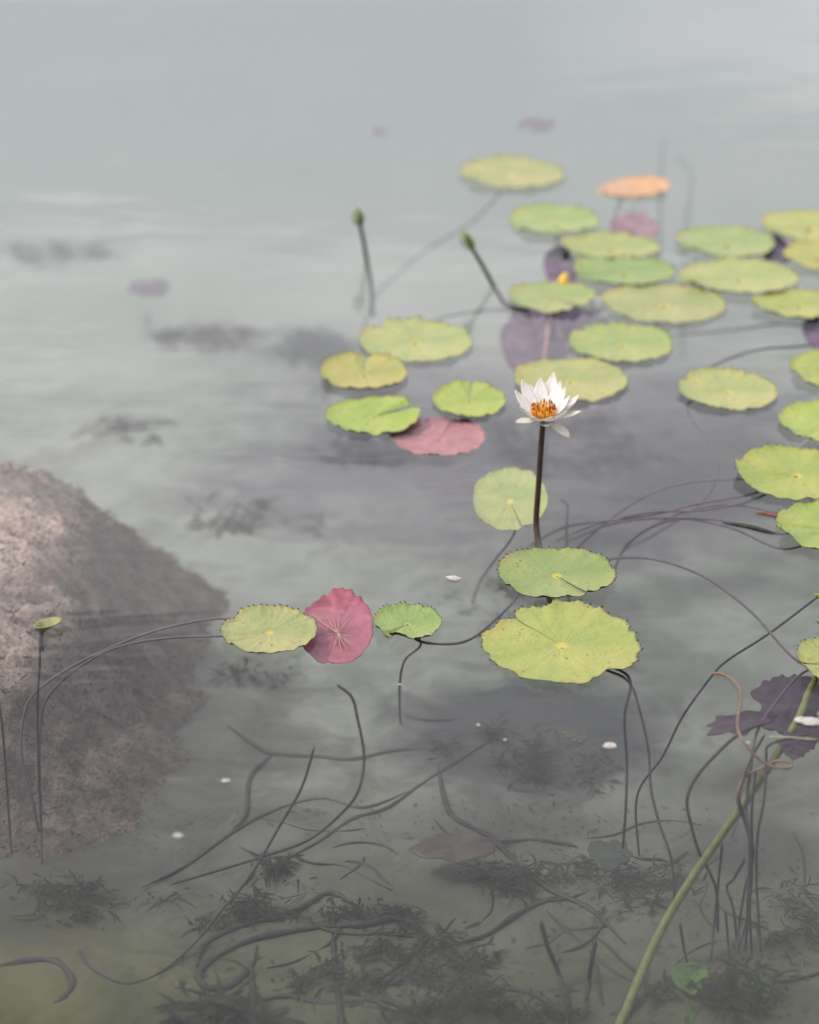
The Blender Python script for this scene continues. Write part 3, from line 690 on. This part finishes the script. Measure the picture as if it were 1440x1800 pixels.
loose([(770,1340),(780,1400),(800,1440),(860,1470),(900,1510),(960,1560),(1040,1600),(1100,1660)], .0075, 'dark root bending past the sunken brown leaf', BD, bed=True, name='root', cat='root', wob=.45)
loose([(345,1700),(360,1660),(420,1630),(520,1600),(580,1570),(640,1600)], .0070, 'dark root rising over the matted weeds', BD, bed=True, name='root', cat='root', wob=.45)
loose([(440,1690),(445,1760),(440,1830)], .0062, 'dark root running straight toward the shore below the root loop', BD, bed=True, name='root', cat='root')
loose([(585,1640),(590,1720),(600,1790),(600,1830)], .0070, 'dark upright root in the middle of the weed tangle', BD, bed=True, name='root', cat='root', wob=.45)
loose([(430,1770),(500,1752),(580,1765),(680,1760),(760,1800),(820,1830)], .0080, 'thick root sprawling along the near bed', BD, bed=True, name='root', cat='root', wob=.45)
loose([(800,1660),(860,1640),(920,1600),(1000,1570)], .0050, 'thin root on the bed beside the leaning sticks', BD, bed=True, name='root', cat='root', wob=.45)
loose([(720,1790),(820,1750),(900,1740),(960,1760),(1010,1830)], .0070, 'root arching over the near weeds', BD, bed=True, name='root', cat='root', wob=.45)
loose([(960,1600),(1020,1660),(1080,1710),(1150,1740)], .0050, 'root crossing under the two leaning sticks', BD, bed=True, name='root', cat='root', wob=.45)
loose([(950,1618,-.27),(965,1670,-.31),(985,1720,-.35),(1000,1810,-.42)], .0056, 'taller of two dark sticks leaning out of the near weeds', BD, name='stick', cat='stick')
loose([(1047,1652,-.30),(1040,1690,-.33),(1034,1730,-.37),(1030,1790,-.42)], .0056, 'shorter of two dark sticks leaning out of the near weeds', BD, name='stick', cat='stick')
loose([(1195,1620,-.30),(1205,1680,-.34),(1218,1715,-.36)], .0034, 'short stalk holding the sunken bright green leaf', BD)
loose([(703,1258),(760,1266),(830,1265)], .0040, 'faint stem end lying on the bed under the small dark green pad', BD, bed=True)
rr_ = random.Random(11)
for k in range(46):
    px, py = rr_.uniform(380, 1420), rr_.uniform(1420, 1850); a = rr_.uniform(-.7, .7) + rr_.choice((0, 1.6)); ln = rr_.uniform(80, 240)
    pts = []; 
    for s_ in range(5):
        pts.append((px, py)); a += rr_.uniform(-.55, .55); px += math.cos(a)*ln/4; py += math.sin(a)*ln/4*.6
    loose(pts, rr_.uniform(.0025, .0055), 'thin dark rootlet in the weed tangle on the near bed', BD, 'rootlets on the near bed', bed=True, name='rootlet', cat='root', wob=.3, n=5)

# ------------------------------------------------------------------ sunken leaves, weeds, litter
def ragged_leaf(px, py, w_, h_, z, col, label, seed, name='sunken_leaf', cat='leaf', bed=False, jag=.35, tilt=(0, 0), lift=.01, fold=.0):
    c = PB(px, py, lift) if bed else P(px, py, z)
    sc = (c-Vector((0, 0, H))).length/FPX
    rx = w_/2*sc; ry = h_/2*sc/max(.3, math.sin(math.atan2(H-c.z, c.y)))
    n, m_ = 56, 6; V = []; F = []
    for i in range(n):
        a = 2*math.pi*i/n
        R = 1+jag*noise.noise((math.cos(a)*1.8+seed, math.sin(a)*1.8, seed))+jag*.3*noise.noise((math.cos(a)*5+seed, math.sin(a)*6, seed))
        for j in range(m_+1):
            f = j/m_; x, y = math.cos(a)*R*f*rx, math.sin(a)*R*f*ry
            V.append(c+Vector((x, y, tilt[0]*x+tilt[1]*y+fold*abs(x)+.006*noise.noise((x*25+seed, y*25, 0))+.0015*math.cos(a*7+seed)*f)))
    nv = len(V); V += [v-Vector((0, 0, .0015)) for v in V]
    for i in range(n):
        for j in range(m_):
            a, b = i*(m_+1)+j, ((i+1) % n)*(m_+1)+j
            F.append((a, a+1, b+1, b)); F.append((a+nv, b+nv, b+1+nv, a+1+nv))
        a, b = i*(m_+1)+m_, ((i+1) % n)*(m_+1)+m_
        F.append((a, a+nv, b+nv, b))
    o = obj(name, V, F, MAT['leaf'], origin=c); o.color = col+(1,)
    return tag(o, label, cat)
ragged_leaf(1390, 1240, 124, 104, -.06, (0.035, 0.020, 0.032), 'torn dark purple leaf lying just under the surface below the split pad', 3.3, jag=.5, tilt=(.05, .05))
ragged_leaf(1300, 1270, 110, 36, -.035, (0.035, 0.020, 0.032), 'narrow dark purple leaf lobe reaching toward the brown curled stem', 8.1, jag=.45, tilt=(.15, 0))
ragged_leaf(1400, 1310, 60, 44, -.035, (0.035, 0.020, 0.032), 'small dark purple leaf scrap under the white fluff', 5.2, jag=.5)
ragged_leaf(795, 1488, 140, 46, 0, (0.05, 0.038, 0.030), 'brown lobed leaf sunk on the pale bed', 1.4, bed=True, lift=.05, jag=.3)
ragged_leaf(1075, 1500, 70, 50, 0, (0.03, 0.04, 0.03), 'dark green leaf sunk beside the stems of the largest pad', 9.4, bed=True, lift=.05)
ragged_leaf(1010, 1290, 0.1+40, 24, -.22, (0.07, 0.08, 0.06), 'dim leaf hanging in the shade under the largest pad', 4.4)
for (px, py, w_, h_, z, lab, s) in ((1213, 1722, 66, 50, -.345, 'bright green young leaf cupped under water near the bed', 2.2), (1325, 1742, 60, 44, -.35, 'folded bright green young leaf at the foot of the stem bundle', 6.6), (1238, 1790, 56, 40, -.36, 'dim green young leaf lowest among the sunken leaves', 7.7)):
    ragged_leaf(px, py, w_, h_, z, (0.05, 0.10, 0.018), lab, s, name='young_leaf', jag=.15, fold=.45)
ragged_leaf(943, 218, 66, 22, -.012, (0.15, 0.13, 0.115), 'brownish dead leaf drifting alone beyond the farthest pad', 2.9, name='drifting_leaf')
ragged_leaf(668, 231, 26, 14, -.012, (0.16, 0.14, 0.125), 'tiny brown scrap drifting far out on open water', 6.9, name='drifting_leaf')
ragged_leaf(265, 505, 80, 28, -.3, (0.11, 0.10, 0.105), 'faint purplish leaf sunk in the open silty water', 3.9)
# slivers floating by the toothed pads
def sliver(p0, p1, wd, col, label):
    a, b = P(*p0, .002), P(*p1, .002); n = 14; V = []; s = (b-a).normalized().cross(Vector((0, 0, 1)))
    path = [a.lerp(b, i/n)+Vector((0, .004*math.sin(i/n*math.pi), 0)) for i in range(n+1)]
    V, F = lathe(path, [max(.0006, wd*math.sin(math.pi*(i/n*.96+.02))**.7) for i in range(n+1)], 8)
    o = obj('leaf_sliver', V, F, MAT['leaf'], origin=a); o.color = col+(1,); tag(o, label, 'leaf')
sliver((1268, 918), (1364, 937), .0042, (0.03, 0.035, 0.025), 'dark floating sliver of leaf touching the toothed lime pad')
sliver((1328, 901), (1372, 910), .0032, (0.20, 0.06, 0.04), 'short reddish sliver of leaf floating beside the dark one')
# rolled young leaf by the boulder
def trumpet():
    c = P(72, 1113, -.008)
    e = empty('rolled_leaf', c, 'rolled young leaf like a small funnel, over the boulder', 'leaf')
    n, m_ = 36, 6; V, F = [], []
    for i in range(n+1):
        a = 2*math.pi*i/n
        for j in range(m_+1):
            f = j/m_; r = .0035+.0175*f**1.4
            V.append(c+Vector((.011*f+math.cos(a)*r*1.05, math.sin(a)*r*.75+.004*f, .016*f+.004*math.cos(a)*f)))
    for i in range(n):
        for j in range(m_):
            F.append((i*(m_+1)+j, (i+1)*(m_+1)+j, (i+1)*(m_+1)+j+1, i*(m_+1)+j+1))
    o = obj('funnel', V, F, MAT['leaf'], e, c); o.color = (0.22, 0.22, 0.09, 1); o.modifiers.new('thickness', 'SOLIDIFY').thickness = .0012
    V, F = tube(spline([c, c+Vector((-.001, 0, -.03))], 4), .004, .0042); o = obj('neck', V, F, MAT['stem'], e, c); o.color = STEMCOL
trumpet()
# leaf tips at the picture edge
for (p, lab, colr) in (((1440, 1055), 'pointed yellow green leaf tip rising at the picture edge', (.25, .33, .04)), ((1444, 1104), 'dark green leaf tip above the split pad', (.05, .12, .02))):
    a = P(*p, 0.0); path = [a+Vector((-.010+.008*k, 0, .012-.0035*k)) for k in range(6)]
    V, F = lathe(path, [.0006, .003, .0055, .006, .005, .003], 8)
    o = obj('leaf_tip', V, F, MAT['leaf'], origin=a); o.color = colr+(1,); tag(o, lab, 'leaf')

def weed(px, py, wpx, hpx, n, hgt, label, col=(0.022, 0.024, 0.017), seed=0, wid=.0030, zc=None, thin=1.1):
    r_ = random.Random(seed); c = PB(px, py) if zc is None else P(px, py, zc)
    V, F = [], []
    lobes = [(r_.gauss(0, .5), r_.gauss(0, .5), r_.uniform(.08, .5)) for _ in range(12)]
    for k in range(int(n*thin)):
        lx, ly, lr = r_.choice(lobes)
        qx, qy = lx+r_.gauss(0, lr*.6), ly+r_.gauss(0, lr*.6)
        b = PB(px+qx*wpx/2, py+qy*hpx/2) if zc is None else P(px+qx*wpx/2, py+qy*hpx/2, zc-abs(r_.gauss(0, .05)))
        if zc is None: b.z += hgt*.5*abs(r_.gauss(0, .6))*max(0, 1-.5*math.hypot(qx, qy))
        a = r_.uniform(0, 6.28); L_ = wid*r_.choice((2, 3, 4, 6, 9, 13))*r_.uniform(.7, 1.3); w0 = wid*r_.uniform(.3, .9); cv = r_.uniform(-1.3, 1.3)
        p = b.copy(); k0 = len(V); tl = r_.uniform(-.5, .5); ns = 4
        for j in range(ns+1):
            t = j/ns; sd = Vector((-math.sin(a), math.cos(a), tl)); ww = w0*(.25+math.sin(math.pi*(t*.92+.04)))*.8
            z_ = Vector((0, 0, L_*.07*math.sin(math.pi*t)))
            V += [p-sd*ww+z_, p+sd*ww+z_]
            a += cv/ns; p = p+Vector((math.cos(a), math.sin(a), 0))*L_/ns
        for j in range(ns):
            i_ = k0+2*j; F.append((i_, i_+1, i_+3, i_+2))
    o = obj('waterweed', V, F, MAT['weed'], origin=c); o.color = col+(1,)
    return tag(o, label, 'waterweed', 'sunken weeds')
weed(930, 1340, 260, 120, 420, .08, 'broad dark weed bed in the shade of the largest pad', seed=1)
weed(500, 1610, 320, 50, 380, .06, 'long matted weed strip under the looping root', seed=2)
weed(740, 1690, 240, 110, 420, .06, 'dark weed tangle where the looping root ends', seed=3)
weed(900, 1555, 190, 60, 260, .06, 'loose weed patch below the brown sunken leaf', seed=4)
weed(1100, 1560, 180, 80, 260, .07, 'weed patch between the two leaning sticks and the stem bundle', seed=5)
weed(490, 1540, 90, 50, 90, .06, 'small weed tuft beside the crossing stems', seed=6)
weed(380, 1790, 170, 60, 120, .09, 'spiky weed tuft at the near end of the root loop', seed=7, wid=.006)
weed(870, 1780, 340, 80, 420, .08, 'thick weed mass on the nearest bed', seed=8)
weed(1300, 1760, 260, 120, 380, .09, 'dark weed mass at the foot of the stem bundle', seed=9)
weed(130, 1590, 240, 70, 260, .07, 'dark weeds fringing the foot of the boulder', seed=10)
weed(600, 1730, 200, 70, 200, .05, 'thin weeds inside the looping root', seed=11)
weed(1400, 1600, 120, 200, 200, .06, 'sparse weeds beyond the stem bundle at the picture edge', seed=12)
weed(335, 595, 230, 34, 420, .05, 'brownish algae clump drifting in the open silty water', (0.07, 0.055, 0.05), seed=13, wid=.008, thin=.5)
weed(545, 625, 150, 90, 420, .05, 'dark blue green algae clump drifting beside the dimpled pad', (0.035, 0.04, 0.045), seed=14, wid=.008, thin=.6)
weed(90, 450, 260, 30, 300, .05, 'dim algae streak drifting far out over the open silt', (0.06, 0.06, 0.06), seed=20, wid=.008, thin=.5)
weed(215, 755, 150, 30, 260, .05, 'dim algae streak drifting beyond the boulder', seed=15, wid=.006, thin=.3)
weed(430, 915, 200, 60, 300, .05, 'dim algae patch between boulder and flower', seed=16, wid=.006, thin=.3)
weed(985, 770, 250, 120, 420, .05, 'dusky algae drifting deep below the white flower', (0.05, 0.04, 0.06), seed=17, wid=.008, thin=.6)
weed(640, 800, 200, 50, 260, .05, 'dusky algae streak below the pink leaf', (0.035, 0.04, 0.05), seed=19, wid=.006, thin=.6)
weed(870, 1070, 240, 120, 300, .06, 'dim weeds on the bed under the fresh green toothed pad', seed=18, thin=.4)
weed(420, 1190, 160, 40, 220, .05, 'dark algae in the shade under the pale green pad', seed=21, thin=.35)

def litter():
    r_ = random.Random(5); V, F = [], []
    for k in range(9000):
        x, y = r_.uniform(-1.0, 1.0), 2.2+1.0*r_.random()**1.3
        if noise.fractal((x*2.6, y*2.6, 7), 1.0, 2.0, 3) < r_.uniform(-.25, .45): continue
        z = bedz(x, y)+.003; a = r_.uniform(0, 6.28); s = r_.uniform(.0010, .0026); t = r_.uniform(1, 4)
        d, e_ = Vector((math.cos(a), math.sin(a), r_.uniform(-.3, .3)))*s*t, Vector((-math.sin(a), math.cos(a), r_.uniform(-.4, .4)))*s
        c = Vector((x, y, z)); k0 = len(V)
        V += [c-d, c-e_*.8+d*.1, c+d, c+e_+d*.2]; F.append((k0, k0+1, k0+2, k0+3))
    o = obj('leaf_litter', V, F, MAT['weed']); o.color = (.06, .055, .04, 1)
    tag(o, 'scattered dark plant litter on the lake bed', kind='stuff')
litter()

# ------------------------------------------------------------------ floating scraps
def scrap(px, py, s, label, seed, col='fluff', z=.002, name='petal_scrap'):
    c = P(px, py, z); r_ = random.Random(seed); n = 9; V = []; F = []
    for j in range(5):
        for i in range(n):
            a = 2*math.pi*i/n; f = math.sin(math.pi*(j+.5)/5)
            R = s*f*(1+.6*noise.noise((math.cos(a)*2+seed, math.sin(a)*2, j*.8)))
            V.append(c+Vector((math.cos(a)*R*1.3, math.sin(a)*R, (j/4-.5)*s*.5+.3*s*noise.noise((i, j, seed)))))
    for j in range(4):
        for i in range(n):
            a, b = j*n+i, j*n+(i+1) % n; F.append((a, b, b+n, a+n))
    F += [tuple(range(n-1, -1, -1)), tuple(4*n+i for i in range(n))]
    o = obj(name, V, F, MAT[col], origin=c, smooth=False); return tag(o, label, 'debris', 'floating scraps')
scrap(1071, 1310, .0075, 'white scrap floating in front of the largest pad', 1)
scrap(312, 1468, .0052, 'white scrap floating beside the boulder', 2)
scrap(398, 1372, .0042, 'small white scrap floating between boulder and hooked stem', 3)
scrap(798, 1016, .0090, 'pinkish white petal scrap floating beside the fresh green pad', 4)
scrap(888, 1300, .0018, 'speck of white fluff floating in the shade of the largest pad', 5)
scrap(841, 1274, .0022, 'tiny pale speck floating off the rim of the largest pad', 6)
scrap(703, 1203, .0022, 'tiny pale speck floating near the hooked stem', 7)
scrap(1425, 1268, .0120, 'clump of white fluff floating on the torn purple leaf', 8)
scrap(1408, 1266, .0080, 'smaller tuft of white fluff beside the clump on the purple leaf', 9)
scrap(1316, 1305, .0022, 'tiny pale speck floating by the brown curled stem', 10)
scrap(958, 1533, .0022, 'tiny pinkish speck over the dark root', 12)
o = loose([(1353, 1295, .001), (1390, 1296, .002), (1438, 1300, .002)], .0013, 'thin pale grass stalk floating across the thick green stem', (0.45, 0.42, 0.30, 1), name='grass_stalk', cat='stalk')
